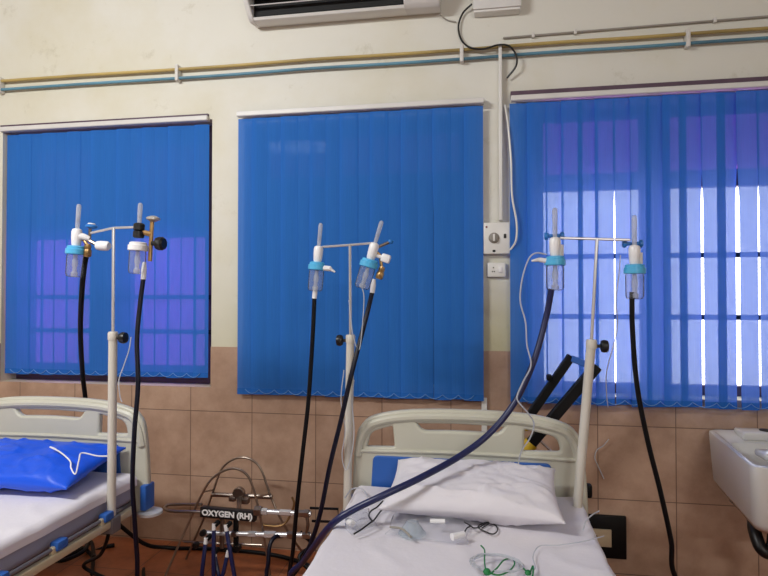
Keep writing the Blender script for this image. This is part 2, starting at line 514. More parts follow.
# ------------------------------------------------------------------ pipes and wall wiring
def xw(px, py, Y=WY): return at(px, py, Y)
def pipe(name, label, z0, z1, m, r, y=WY-.03, x0=XL+.02, x1=XR-.02):
    bm = bmesh.new(); rr = random.Random(3)
    n = 14
    pts = [Vector((x0+(x1-x0)*k/n, y, z0+(z1-z0)*k/n + rr.uniform(-.003, .003))) for k in range(n+1)]
    tube(bm, smooth_path(pts, 4), r, 10)
    o = finish(name, bm, m); tag(o, label, 'pipe'); return o
zy0, zy1 = at(8, 82.5, WY).z, at(760, 31.5, WY).z
zb0, zb1 = at(8, 91, WY).z, at(760, 41, WY).z
xa, xb = at(8, 86, WY).x, at(760, 36, WY).x
def ext(z0, z1, x): return z0+(z1-z0)*(x-xa)/(xb-xa)
pipe('gas_pipe', 'long ochre yellow gas pipe along the wall, above the teal one', ext(zy0, zy1, XL), ext(zy0, zy1, XR), M['yellow'], .0095)
pipe('gas_pipe', 'long teal blue gas pipe along the wall, just below the yellow one', ext(zb0, zb1, XL), ext(zb0, zb1, XR), M['teal'], .009)
for px, lab in ((4, 'white pipe clip holding both gas pipes above the left end of the recessed blind'), (180, 'white pipe clip holding both gas pipes near the recessed blind right corner'),
                (462, 'white pipe clip holding both gas pipes, under the hanging black cable loop'), (686, 'white pipe clip holding both gas pipes above the daylit blind')):
    p = at(px, 80, WY); zy, zb = ext(zy0, zy1, p.x), ext(zb0, zb1, p.x)
    bm = bmesh.new()
    box(bm, (p.x-.011, WY-.048, zb-.022), (p.x+.011, WY-.0005, zy+.024), .005)
    for zz in (zy, zb): pass
    tag(finish('pipe_mount', bm, M['clip']), lab, 'clip', 'clips on the gas pipes')
c0, c1 = at(503, 39, WY), at(768, 17, WY)
bm = T([c0+Vector((0, -.012, 0)), Vector((XR-.02, WY-.012, c1.z+.004))], .006, 8)
co = thing('cable_conduit', 'thin grey conduit running level above the yellow pipe', 'conduit', (c0.x, WY-.012, c0.z))
wpart('conduit_tube', bm, M['conduit'], co)
for px in (533, 575, 714):
    q = at(px, 33, WY); z = c0.z+(c1.z-c0.z)*(q.x-c0.x)/(c1.x-c0.x)
    wpart('saddle', B((q.x-.008, WY-.024, z-.014), (q.x+.008, WY-.0005, z+.014), .003), M['clip'], co)
# vertical trunking down to the regulator box
v0, v1 = at(502, 45, WY), at(499, 221, WY)
tag(finish('cable_trunking', B((.087, WY-.048, v1.z), (.106, WY-.03, v0.z), .003), M['offwhite']), 'white vertical cable trunking dropping to the regulator box', 'trunking')
bk = B((.088, WY-.0305, v1.z), (.104, WY-.0005, v0.z))
o = finish('trunking_spacer', bk, M['clip']); o.parent = bpy.data.objects['cable_trunking']
# black looping cable
def W(px, py, off=.02): return at(px, py, WY-off)
tag(finish('wall_cable', T([W(472, 4, .04), W(463, 13), W(458.5, 26), W(461, 39), W(469, 47, .05), W(483, 49, .055), W(498, 45, .065), W(509, 46, .06), W(516, 55, .05), W(516, 66, .05), W(507, 78, .03)], .0055, 8, 8), M['black']),
    'black cable looping across the gas pipes beside trunking', 'cable')
tag(finish('wall_cable', T([W(505, 105, .03), W(508, 125, .07), W(511, 160, .08), W(512, 195, .08), W(516.5, 222, .085), W(516, 240, .08), W(511, 249, .06), W(509.5, 250.5, .04)], .0055, 8, 8), M['offwhite']),
    'white cable curving down the wall edge into the regulator box', 'cable')
tag(finish('wall_cable', T([W(440, 15, .03), W(447, 20, .01), W(456, 22, .01)], .004, 8, 6), M['conduit']), 'short grey cable leaving the right end of the air conditioner', 'cable')

# junction box at the top
p0, p1 = at(474, 12.5, WY-.07), at(520.5, 11, WY-.07)
jb = thing('junction_box', 'white junction box on the wall beside the air conditioner', 'box', ((p0.x+p1.x)/2, WY, p0.z))
wpart('housing', B((p0.x, WY-.07, p0.z), (p1.x, WY-.0005, p0.z+.20), .006), M['offwhite'], jb)
wpart('cover', B((p0.x-.004, WY-.082, p0.z+.012), (p1.x+.004, WY-.069, p0.z+.204), .004), M['white'], jb)

# regulator box with knob
a, b = at(483.5, 254, WY-.05), at(510, 222, WY-.05)
rg = thing('regulator_box', 'white regulator box with round dial on wall strip between blinds', 'regulator', ((a.x+b.x)/2, WY, a.z))
wpart('housing', B((a.x, WY-.05, a.z), (b.x, WY-.0005, b.z), .006), M['offwhite'], rg)
kc = at(494, 238, WY-.05)
d = wpart('dial', lathe([(.03, 0), (.03, .004), (.024, .008), (.023, .018), (.018, .022), (0, .022)], kc, 'y', 24, None), M['conduit'], rg)
for v in d.data.vertices: v.co.y = (WY-.05-rg.location.y)*2 - v.co.y      # the dial stands out of the housing
d.data.flip_normals()
wpart('dial_grip', B((kc.x-.006, WY-.082, kc.z-.02), (kc.x+.006, WY-.068, kc.z+.02), .003), M['offwhite'], rg)
kk = at(505, 236, WY-.05)
wpart('rocker_switch', B((kk.x-.007, WY-.058, kk.z-.012), (kk.x+.007, WY-.049, kk.z+.012), .003), M['black'], rg)
kk = at(486.5, 227, WY-.05)
wpart('indicator_lamp', B((kk.x-.005, WY-.053, kk.z-.005), (kk.x+.005, WY-.049, kk.z+.005), .002), M['red'], rg)
kk = at(494, 251, WY-.05)
wpart('fuse_slot', B((kk.x-.008, WY-.052, kk.z-.006), (kk.x+.008, WY-.049, kk.z+.006), .001), M['dark'], rg)
# socket plate below it
a, b = at(487.5, 277, WY-.03), at(505.5, 262.5, WY-.03)
so = thing('wall_socket', 'small white wall socket just under the regulator box', 'socket', ((a.x+b.x)/2, WY, a.z))
wpart('back_box', B((a.x, WY-.03, a.z), (b.x, WY-.0005, b.z), .005), M['offwhite'], so)
cx, cz = (a.x+b.x)/2, (a.z+b.z)/2
for dx, dz in ((-.022, -.01), (-.012, -.01), (-.017, .012)):
    wpart('pin_hole', lathe([(.0035, 0), (.0035, .003), (0, .003)], (cx+dx, WY-.0325, cz+dz), 'y', 10), M['dark'], so)
wpart('rocker', B((cx+.012, WY-.036, cz-.016), (cx+.03, WY-.029, cz+.016), .003), M['bwhite'], so)

# black switchboard low on the tiles
a, b = at(588, 557, WY-.03), at(626.5, 517, WY-.03)
bo = thing('power_outlet', 'black square outlet panel low on the tiled wall', 'outlet', ((a.x+b.x)/2-.02, WY, a.z))
wpart('panel', B((a.x-.02, WY-.032, a.z), (b.x, WY-.009, b.z), .004), M['blackmat'], bo)
a2, b2 = at(590, 546, WY-.04), at(611.5, 530, WY-.04)
wpart('switch_plate', B((a2.x, WY-.042, a2.z), (b2.x, WY-.031, b2.z), .003), M['beige'], bo)
for dx in (.022, .034):
    wpart('pin_hole', lathe([(.004, 0), (.004, .003), (0, .003)], (a2.x+dx, WY-.0445, (a2.z+b2.z)/2+.01), 'y', 10), M['dark'], bo)
wpart('pin_hole', lathe([(.004, 0), (.004, .003), (0, .003)], (a2.x+.028, WY-.0445, (a2.z+b2.z)/2-.014), 'y', 10), M['dark'], bo)

# white conduit stub on the tiles under the closed blind
a, b = at(481.5, 412, WY-.02), at(487, 398, WY-.02)
tag(finish('wall_conduit', B((a.x, WY-.03, .45), (b.x, WY-.0085, b.z), .003), M['offwhite']), 'short white conduit on the tiles rising behind the white bed headboard', 'conduit')

# ------------------------------------------------------------------ air conditioner
al, ar = at(257, 26.5, 3.34), at(441, 14.5, 3.34)
al.z = ar.z = (al.z+ar.z)/2-.008
zb = (al.z+ar.z)/2 + .0
ac = thing('air_conditioner', 'white wall air conditioner with dark louvre slot, high on the wall', 'air conditioner', ((al.x+ar.x)/2, WY, zb))
x0, x1 = al.x-.005, ar.x
def acp(poly, xa_, xb_, n, m, bev=0):
    bm = prism(poly, xa_, xb_, 0)
    if bev: bmesh.ops.bevel(bm, geom=list(bm.edges), offset=bev, segments=2, affect='EDGES')
    return wpart(n, bm, m, ac)
Yb = WY-.002
acp([(Yb, zb+.012), (3.25, zb-.004), (3.228, zb), (3.218, zb+.012), (3.24, zb+.022), (3.24, zb+.13), (3.125, zb+.10), (3.115, zb+.12), (3.11, zb+.26), (3.14, zb+.29), (Yb, zb+.29)], x0+.03, x1-.02, 'housing', M['offwhite'])
acp([(Yb, zb+.010), (3.25, zb-.006), (3.222, zb), (3.205, zb+.018), (3.118, zb+.10), (3.108, zb+.12), (3.105, zb+.26), (3.14, zb+.295), (Yb, zb+.295)], x0, x0+.03, 'end_cap', M['offwhite'], .004)
acp([(Yb, zb+.010), (3.25, zb-.006), (3.222, zb), (3.205, zb+.018), (3.118, zb+.10), (3.108, zb+.12), (3.105, zb+.26), (3.14, zb+.295), (Yb, zb+.295)], x1-.20, x1, 'end_cap', M['white'], .004)
acp([(3.239, zb+.024), (3.239, zb+.129), (3.232, zb+.129), (3.232, zb+.026)], x0+.03, x1-.2, 'outlet_slot', M['dark'])
acp([(3.172, zb+.058), (3.169, zb+.062), (3.200, zb+.076), (3.203, zb+.072)], x0+.032, x1-.205, 'louvre', M['white'])
acp([(3.108, zb+.118), (3.104, zb+.118), (3.1035, zb+.15), (3.1075, zb+.15)], x0+.02, x0+.26, 'sticker', M['red'])

# ------------------------------------------------------------------ hospital beds (built in bed coordinates: x across, head at y = 0, foot towards -y)
def bed_shape():
    outer = [(-.500, .47), (-.493, .70), (-.478, .87), (-.455, .930), (-.40, .970), (-.25, .998), (0, 1.006),
             (.25, .998), (.40, .968), (.455, .930), (.478, .87), (.495, .70), (.502, .47)]
    def sm(pts):
        return [(p.x, p.y) for p in smooth_path([Vector((x, z, 0)) for x, z in pts], 5)]
    out = sm(outer)
    slot = rounded([(-.236, .962), (-.03, .968), (.186, .960), (.150, .908), (-.03, .914), (-.195, .908)], [.015, .2, .015, .03, .2, .03])
    holeL = rounded([(-.435, .915), (-.312, .953), (-.300, .832), (-.452, .828)], [.06, .025, .025, .02])
    holeR = rounded([(.240, .957), (.395, .925), (.415, .842), (.235, .838)], [.025, .05, .03, .02])
    return out, [slot, holeL, holeR]

def headboard(name, y, scale_z=1.0, dz=0):
    out, holes = bed_shape()
    me = plate([out]+holes, .036, .012)
    me.transform(Matrix.Translation((0, y, dz)))
    return me

def make_bed(label):
    t = thing('hospital_bed', label, 'hospital bed')
    me = headboard('headboard', 0)
    hb = finish_me('headboard', me, M['bed'], t, 40)
    # raised top rail bead, shelf ridge and blue insert
    rail = smooth_path([Vector((x, -.012, z)) for x, z in ((-.481, .80), (-.468, .865), (-.445, .915), (-.395, .950), (-.25, .977), (0, .986), (.25, .977), (.395, .948), (.440, .915), (.463, .865), (.476, .80))], 6)
    finish('grab_rail', T(rail, .020, 10), M['bed'], hb)
    finish('shelf_ridge', T([(-.465, -.016, .822), (0, -.016, .830), (.462, -.016, .822)], .010, 8, 8), M['bed'], hb)
    me = plate([rounded([(-.405, .800), (.355, .800), (.375, .55), (-.42, .55)], .02)], .012, .004)
    me.transform(Matrix.Translation((0, -.021, 0)))
    finish_me('insert_panel', me, M['bedblue'], hb, 40)
    for s in (-1, 1):
        finish('corner_bumper', B((s*.500-.016, -.045, .50), (s*.500+.016, .035, .62), .008), M['bedblue'], t)
        finish('bumper_wheel', lathe([(.045, -.012), (.058, -.006), (.058, .006), (.045, .012), (0, .012)], (s*.51, -.0, .482), 'z', 24), M['bumper'], t)
    me = headboard('footboard', -2.06, dz=-.10)
    finish_me('footboard', me, M['bed'], t, 40)
    # frame
    bm = bmesh.new()
    box(bm, (-.38, -2.04, .46), (.38, -.02, .50), .005, 1)
    finish('bed_frame', bm, M['bedgrey'], t)
    finish('mattress_deck', B((-.445, -2.02, .50), (.445, -.03, .54), .005, 1), M['bedgrey'], t)
    for sx in (-1, 1):
        for sy in (-.55, -1.75):
            lg = finish('leg', B((sx*.30-.025, sy-.025, .12), (sx*.30+.025, sy+.025, .455), .004, 1), M['bedsteel'], t)
            finish('caster', lathe([(.03, -.015), (.06, -.012), (.06, .012), (.03, .015), (0, .015)], (sx*.30, sy, .0605), 'x', 20), M['blackmat'], lg)
            finish('caster_fork', B((sx*.30-.022, sy-.02, .055), (sx*.30+.022, sy+.02, .125), .004, 1), M['steel'], lg)
    # folded side rails: lower beige bar, posts, blue clips, upper grip bar
    for s in (-1, 1):
        x = s*.492
        sr = finish('side_rail', B((x-.014, -1.62, .515), (x+.014, -.10, .549), .008), M['bedsteel'], t)
        finish('grip_bar', T([(x, -.20, .566), (x, -1.5, .566)], .008, 8), M['bedgrey'], sr)
        for yy in (-.30, -.58, -.86, -1.14, -1.42):
            finish('hinge_clip', B((x-.02, yy-.03, .552), (x+.02, yy+.03, .590), .01, 2), M['bedblue'], sr)
            finish('hinge_post', B((x-.009, yy-.045, .535), (x+.009, yy-.02, .575), .004, 1), M['bedsteel'], sr)
    return t

BEDY = 2.575
bedR = make_bed('cream hospital bed made up with white sheet and white pillow')
bedL = copy_tree(bedR)
bedR.location = (-.078, BEDY, 0)
bedL.location = (-2.085, BEDY-.015, 0)
for o in list(bedR.children):          # the draped sheet side of this bed has no corner bumpers
    if o.name.split('.')[0] in ('corner_bumper', 'bumper_wheel') and o.data.vertices[0].co.x > 0: bpy.data.objects.remove(o)
for o in bedR.children:                # and its folded rails hang lower, under the drape
    if o.name.split('.')[0] == 'side_rail': o.location.z = -.10
bedL['label'] = 'cream hospital bed under the blue pillow, its folded side rail showing'
def mattress(cx, y, label):
    bm = B((cx-.452, y-2.0, .5405), (cx+.452, y-.035, .662), .03, 3)
    return tag(finish('mattress', bm, M['mattress']), label, 'mattress')
mattress(-.078, BEDY, 'lilac grey mattress wrapped by the sheet with the white pillow')
mattress(-2.085, BEDY-.015, 'lilac grey mattress edge showing under the blue pillow bed sheet')

def bed_sheet(cx, y, label, drop, seed, flare=0, spread=0):
    """a draped sheet: wrinkled top that folds down the sides"""
    bm = bmesh.new()
    prof = []                      # (x, z) across the bed
    hw = .462
    for k in range(6): prof.append((-hw-.006-.3*spread*(1-k/5)**1.5, .672-.02-drop*(1-k/5)))
    for k in range(5):
        a = PI - k/4*PI/2
        prof.append((-hw+.02+math.cos(a)*.026, .650+math.sin(a)*.022))
    for k in range(1, 40): prof.append((-hw+.02+(2*hw-.04)*k/40, .672))
    for k in range(5):
        a = PI/2 - k/4*PI/2
        prof.append((hw-.02+math.cos(a)*.026, .650+math.sin(a)*.022))
    for k in range(6): prof.append((hw+.006+spread*(k/5)**1.5, .652-drop*k/5))
    ny = 90
    grid = []
    for j in range(ny+1):
        yy = y-.05 - 1.96*j/ny
        row = []
        for i, (px, pz) in enumerate(prof):
            p = Vector((px*2.4, yy*2.4, seed))
            w = noise.noise(p*1.6)*.006 + noise.noise(Vector((px*9, yy*3.5, seed+4)))*.003
            ridge = max(0, 1-abs(noise.noise(Vector((px*3+yy*1.5, yy*4-px, seed+9))))*7)*.005*(1 if yy > y-.9 else .4)
            x = px + (flare*max(0, 1-(y-yy)/.35)*(1 if px > 0 else -1)*abs(px)/hw if abs(px) > .3 else 0)
            z = pz + (w+ridge+.004 if .67 < pz+.01 else 0)
            if px > hw+.006: x -= (px-hw-.006)*max(0, 1-(y-yy)/.45)
            if pz < .66: x += noise.noise(Vector((yy*7, pz*6, seed)))*.006 + (.004 if px > 0 else -.004)
            row.append(bm.verts.new((cx+x, yy, z)))
        grid.append(row)
    for j in range(ny):
        for i in range(len(prof)-1):
            bm.faces.new((grid[j][i], grid[j+1][i], grid[j+1][i+1], grid[j][i+1]))
    o = finish('bed_sheet', bm, M['sheet'], None, 60)
    return tag(o, label, 'bed sheet')
bed_sheet(-.078, BEDY, 'white sheet under the white pillow and clear plastic pouches', .16, 2.0, .012, .10)
bed_sheet(-2.085, BEDY-.015, 'white sheet on the bed with the blue pillow', .028, 5.0)

# ------------------------------------------------------------------ pillows
def pillow(name, m, w, d, h, seed, wr, seamdrop=0):
    bm = bmesh.new()
    nu, nv = 56, 40
    top, bot = [], []
    def pos(u, v, s):
        # u, v in -1..1
        x, y = u*w/2, v*d/2
        e = (1-abs(u)**3.2)*(1-abs(v)**3.0)
        pinch = 1-.06*(1-abs(u)**2)*abs(v)**4
        x *= 1-.05*(1-v*v); y *= pinch*(1-.05*(1-u*u))
        t = h/2*max(e, 0)**.55
        n = noise.noise(Vector((u*2.6, v*2.2, seed)))*wr*1.6 + noise.noise(Vector((u*7+v*3, v*6-u*2, seed+3)))*wr*.6
        cr = max(0, 1-abs(noise.noise(Vector((u*2.2+v, v*1.8, seed+8))))*9)*wr*.9
        return Vector((x, y, s*(t + (n+cr)*min(1, e*4) + .004)))
    for s, store in ((1, top), (-1, bot)):
        for j in range(nv+1):
            store.append([bm.verts.new(pos(2*i/nu-1, 2*j/nv-1, s)) for i in range(nu+1)])
    for j in range(nv):
        for i in range(nu):
            bm.faces.new((top[j][i], top[j][i+1], top[j+1][i+1], top[j+1][i]))
            bm.faces.new((bot[j][i], bot[j+1][i], bot[j+1][i+1], bot[j][i+1]))
    rim = [(0, i) for i in range(nu)] + [(j, nu) for j in range(nv)] + [(nv, i) for i in range(nu, 0, -1)] + [(j, 0) for j in range(nv, 0, -1)]
    for (j0, i0), (j1, i1) in zip(rim, rim[1:]+rim[:1]):
        bm.faces.new((top[j0][i0], bot[j0][i0], bot[j1][i1], top[j1][i1]))
    return finish(name, bm, m, None, 60)

pw = pillow('pillow', M['sheet'], .655, .40, .12, 3.3, .009)
pw.location = (-.046, 2.290, .768); pw.rotation_euler = (math.radians(10), 0, math.radians(-2))
tag(pw, 'white pillow propped against the blue headboard insert', 'pillow')
pb = pillow('pillow', M['vinyl'], .76, .42, .12, 9.1, .008)
pb.location = (-2.05, 2.30, .764); pb.rotation_euler = (math.radians(8), 0, math.radians(2))
tag(pb, 'bright blue vinyl pillow at the head of its bed', 'pillow')

# ------------------------------------------------------------------ IV poles
def iv_pole(label, Y, base_px, tube_top, rod_top, bar_a, bar_b, knob_side, z_base, bar_Y=None):
    b0 = at(*base_px, Y); b0.z = z_base
    t1, r1 = at(*tube_top, Y), at(*rod_top, Y)
    t = thing('iv_pole', label, 'pole', b0)
    # keep the socket end straight below
    d = (t1-at(*base_px, Y)).normalized()
    base = t1 - d*((t1.z-z_base)/d.z)
    t.location = base; bpy.context.view_layer.update()
    wpart('outer_tube', T([base, t1], .0185, 16), M['poletube'], t)
    wpart('collar', lathe([(.0205, -.03), (.0215, -.025), (.0215, 0), (.018, .006), (0, .006)], t1, 'z', 16), M['poletube'], t)
    wpart('inner_rod', T([t1, r1], .0065, 10), M['chrome'], t)
    wpart('crossbar', T([at(*p, Y) for p in (bar_a, rod_top, bar_b)], .0055, 10), M['chrome'], t)
    kx = .045*knob_side
    k = t1+Vector((0, -.0, -.02))
    kn = wpart('clamp_knob', lathe([(.007, 0), (.007, .016), (.022, .020), (.026, .030), (.023, .044), (.012, .048), (0, .048)],
                            (0, 0, 0), 'x', 14, Matrix.Translation(k) @ (Matrix.Rotation(PI, 4, 'Z') if knob_side < 0 else Matrix.Identity(4)) @ Matrix.Translation((.017, 0, 0))), M['black'], t)
    so_ = B((base.x-.028, Y-.03, z_base-.01), (base.x+.028, Y+.03, z_base+.06), .006)
    wpart('socket', so_, M['bedgrey'], t)
    return t
YL, YM, YR = 2.30, 2.50, 2.42
iv_pole('cream IV pole standing at the blue pillow bed', YL, (111.5, 500), (113, 333), (113.5, 228), (91, 233), (139, 227), 1, .50)
iv_pole('slim cream IV pole with its knob on the left side, between blind and white bed', 2.53, (347, 520), (350.5, 336), (350, 245), (322, 247), (374, 243), -1, .50)
iv_pole('leaning cream IV pole in front of the daylit blind', YR, (577.5, 505), (591.5, 341), (597, 239), (560, 238), (630, 240), 1, .50)

# ------------------------------------------------------------------ oxygen flowmeters with humidifier bottles
def flowmeter(label, px, py, Y, tilt, k=1.0, body='white', cap='turq', knob=None, side=None, nut=None, tube_len=.12, pale=False):
    t = thing('oxygen_flowmeter', label, 'flowmeter', at(px, py, Y), (0, math.radians(tilt), 0))
    t.scale = (k, k, k)
    bmat = M['bwhite'] if body == 'white' else M['black']
    if body == 'white':
        finish('valve_body', lathe([(.016, -.062), (.02, -.05), (.0225, -.02), (.023, .005), (.019, .016), (.012, .02), (0, .02)], sides=18), bmat, t)
    else:
        finish('valve_body', lathe([(.018, -.04), (.024, -.035), (.024, -.012), (.019, -.008), (.024, -.004), (.024, .02), (.017, .026), (0, .026)], sides=12), bmat, t)
    finish('flow_tube', lathe([(.0085, .015), (.0095, .04), (.0105, tube_len), (.009, tube_len+.012), (.004, tube_len+.016), (0, tube_len+.016)], sides=14), M['tubeclear'], t)
    finish('flow_float', lathe([(0, .05), (.005, .056), (0, .064)], sides=8), M['steel'], t)
    cm = M['turq'] if cap == 'turq' else M['bwhite']
    finish('bottle_cap', lathe([(.03, -.058), (.037, -.062), (.037, -.070), (.0425, -.073), (.0425, -.094), (.040, -.097), (0, -.097)], sides=26), cm, t)
    finish('humidifier_bottle', lathe([(.034, -.0975), (.036, -.11), (.0355, -.185), (.032, -.196), (.024, -.200), (0, -.200)], sides=22), M['clear'], t)
    finish('dip_tube', lathe([(.009, -.098), (.009, -.12), (.012, -.125), (.012, -.15), (.009, -.155), (.010, -.175), (.015, -.18), (.013, -.195), (0, -.195)], sides=12), M['tubeclear'], t)
    if knob == 'blue_back':
        finish('control_knob', lathe([(.008, -.035), (.008, .035), (0, .035)], (0, .03, .028), 'x', 12), M['knobblue'], t)
        for s in (-1, 1):
            finish('knob_wing', lathe([(.012, -.008), (.016, -.004), (.016, .004), (.012, .008), (0, .008)], (s*.032, .03, .028), 'x', 14), M['knobblue'], t)
        finish('wall_adapter', lathe([(.016, -.05), (.016, -.005), (0, -.005)], (.022, .025, -.005), 'z', 12), M['bwhite'], t)
    if knob == 'blue_top':
        finish('valve_stem', T([(.05, .02, -.03), (.05, .02, .03)], .007, 8), M['steel'], t)
        finish('control_knob', lathe([(.012, 0), (.026, .006), (.026, .013), (.02, .018), (0, .02)], (.055, .02, .025), 'z', 18), M['knobblue'], t)
        finish('control_cap', lathe([(.018, 0), (.014, .005), (0, .006)], (.055, .02, .0445), 'z', 14), M['bwhite'], t)
        finish('elbow', T([(0, 0, -.012), (.03, .005, -.015), (.048, .02, -.022)], [.018, .015, .013], 12), M['bwhite'], t)
        finish('outlet_knob', lathe([(.012, 0), (.02, .006), (.022, .02), (.022, .055), (.016, .064), (0, .064)], (.09, .015, -.05), 'x', 16), M['bwhite'], t)
        finish('valve_bar', T([(.05, .02, -.03), (.1, .016, -.05)], .009, 8), M['steel'], t)
    if knob == 'black_side':
        finish('valve_stem', T([(.052, .015, -.14), (.052, .015, .04)], [.009, .009], 10), M['brass'], t)
        finish('control_cap', lathe([(.008, 0), (.03, .01), (.03, .018), (.014, .026), (0, .028)], (.057, .015, .035), 'z', 18), M['silver'], t)
        finish('control_knob', lathe([(.01, 0), (.012, .02), (.027, .024), (.03, .032), (.03, .052), (.024, .06), (0, .06)], (.06, .01, -.06), 'x', 10), M['black'], t)
        finish('valve_bar', T([(0, 0, -.01), (.05, .015, -.02)], .012, 8), M['brass'], t)
    if knob == 'blue_stub':
        finish('valve_bar', T([(.0, .0, -.01), (.06, .03, .045)], .007, 8), M['steel'], t)
        finish('control_knob', lathe([(.008, -.01), (.013, -.005), (.013, .006), (0, .009)], (.062, .03, .048), 'z', 14), M['knobblue'], t)
    if side == 'right':
        finish('outlet_nozzle', T([(.035, -.01, -.085), (.07, -.012, -.086), (.075, -.012, -.09), (.095, -.012, -.10)], [.013, .013, .008, .004], 10), M['bwhite'], t)
    if side == 'block':
        finish('outlet_nozzle', B((.045, -.005, -.055), (.088, .028, -.015), .008), M['bwhite'], t)
        finish('outlet_arm', T([(.0, .0, -.035), (.06, .012, -.035)], .009, 8), M['bwhite'], t)
    if side == 'left':
        finish('outlet_nozzle', T([(-.035, -.01, -.078), (-.06, -.012, -.074), (-.068, -.012, -.073), (-.095, -.012, -.078)], [.010, .010, .008, .004], 10), M['bwhite'], t)
    if nut:
        n = finish('inlet_nut', lathe([(.014, nut[1]), (.018, nut[1]+.006), (.018, nut[1]+.03), (.014, nut[1]+.036), (.016, nut[1]+.045), (.012, nut[1]+.06), (0, nut[1]+.06)], (nut[0], .012, 0), 'z', 8), M['brass'], t)
        finish('inlet_pipe', T([(nut[0], .012, nut[1]+.05), (nut[0]*.6, .012, -.03), (0, .008, -.01)], .008, 8), M['brass'], t)
    return t
flowmeter('flowmeter with white elbow and turquoise cap on the blue pillow bed pole', 77, 233, YL, 4, .98, knob='blue_top', nut=(.050, -.105), tube_len=.115)
flowmeter('flowmeter with black collar, white cap and brass valve beside black knob', 139, 229, YL, 3, .98, body='black', cap='white', knob='black_side', tube_len=.10)
flowmeter('upright flowmeter with white side nozzle, at left end of the middle pole crossbar', 318.5, 250, 2.52, 5, .93, side='right', tube_len=.115)
flowmeter('tilted flowmeter with white square block at right end of the middle pole crossbar', 374, 247, 2.52, 17, .96, knob='blue_stub', side='block', nut=(.062, -.135), tube_len=.11)
flowmeter('flowmeter in front of the daylit blind with white tubing on its cap', 555, 242, YR, 0, .98, knob='blue_back', side='left', tube_len=.125)
flowmeter('flowmeter over the daylit blind, at the crossbar end furthest from the wall socket', 634.5, 250, YR, 0, .97, knob='blue_back', tube_len=.125)

# ------------------------------------------------------------------ hoses
FLZ = .014
def hose(label, pts, m='hose', r=.0115, ferrule=None):
    t = thing('oxygen_hose', label, 'hose', pts[0])
    wpart('rubber_tube', T(pts, r, 12, 8), M[m], t)
    if ferrule:
        a, b = Vector(pts[0]), Vector(ferrule)
        wpart('ferrule', T([b, b.lerp(a, .5), a + (a-b)*.15], [r*.75, r*1.15, r*1.1], 12), M['bwhite'], t)
    return t
def fl(px, py): # on the floor
    p = atz(px, py, FLZ); return p
hose('black hose dropping behind the blue pillow bed, then along the wall foot',
     [at(86, 257, 2.32), at(84.5, 266, 2.33), at(82, 290, 2.34), at(80.5, 330, 2.45), at(82.5, 372, 2.6), at(85.5, 400, 2.68), at(87, 430, 2.72), at(90, 490, 2.9), Vector((-1.98, 3.1, .10)), Vector((-1.85, 3.22, FLZ)), Vector((-1.6, 3.25, FLZ)), Vector((-1.25, 3.24, FLZ)), Vector((-1.0, 3.16, FLZ)), Vector((-.85, 3.02, FLZ))], 'hose_blk')
hose('black hose hanging in front of the blue pillow bed headboard corner',
     [at(143.5, 277, YL+.01), at(140, 305, YL), at(137, 340, 2.28), at(138, 385, 2.26), at(134.5, 430, 2.25), at(132.5, 480, 2.26), at(134, 510, 2.28), at(137, 555, 2.32), at(140, 590, 2.36), Vector((-1.42, 2.42, .05)), Vector((-1.3, 2.5, FLZ)), Vector((-1.08, 2.62, FLZ)), Vector((-.98, 2.72, FLZ))], 'hose', .0098, at(144.5, 262, YL+.01))
hose('black hose hanging straight from the upright middle flowmeter',
     [at(314.5, 297, 2.53), at(312.5, 340, 2.53), at(308.5, 400, 2.54), at(303, 450, 2.55), at(297.5, 500, 2.56), at(293, 550, 2.58), at(290, 585, 2.6), Vector((-.79, 2.62, .05)), Vector((-.84, 2.64, FLZ)), Vector((-.95, 2.66, FLZ))], 'hose_blk', .0100, at(315.5, 287, 2.53))
hose('navy hose slanting down from the tilted middle flowmeter',
     [at(372.5, 291, 2.54), at(366, 318, 2.53), at(352, 372, 2.46), at(341, 420, 2.46), at(330, 465, 2.48), at(321, 510, 2.52), at(312, 540, 2.55), at(300, 565, 2.6), at(285, 590, 2.66), Vector((-.86, 2.75, .03)), Vector((-.95, 2.79, FLZ))], 'hose', .0105, at(374, 279, 2.54))
hose('long navy hose sweeping over the white pillow and bed edge',
     [at(551.5, 289, YR-.01), at(546, 318, 2.42), at(533.5, 362, 2.40), at(515, 402, 2.38), at(490, 433, 2.34), at(460, 456, 2.27), at(420, 478, 2.14), at(385, 494.5, 2.07), at(351, 511, 2.05), at(331, 525, 2.06), at(315, 545, 2.22), at(303, 562, 2.42), at(291, 578, 2.5), Vector((-.74, 2.56, .10)), Vector((-.80, 2.56, FLZ)), Vector((-.95, 2.60, FLZ))], 'hose_navy', .0125)
hose('black hose hanging down in front of the tiles near the sink',
     [at(632, 292, YR), at(632.5, 330, 2.43), at(637, 385, 2.45), at(647.5, 440, 2.48), at(660, 490, 2.5), at(671, 540, 2.52), at(677, 580, 2.54), Vector((.98, 2.6, .12)), Vector((.95, 2.72, FLZ)), Vector((.75, 3.05, FLZ)), Vector((.45, 3.22, FLZ)), Vector((-.1, 3.25, FLZ)), Vector((-.55, 3.24, FLZ)), Vector((-.76, 3.16, FLZ))], 'hose_blk', .0100)

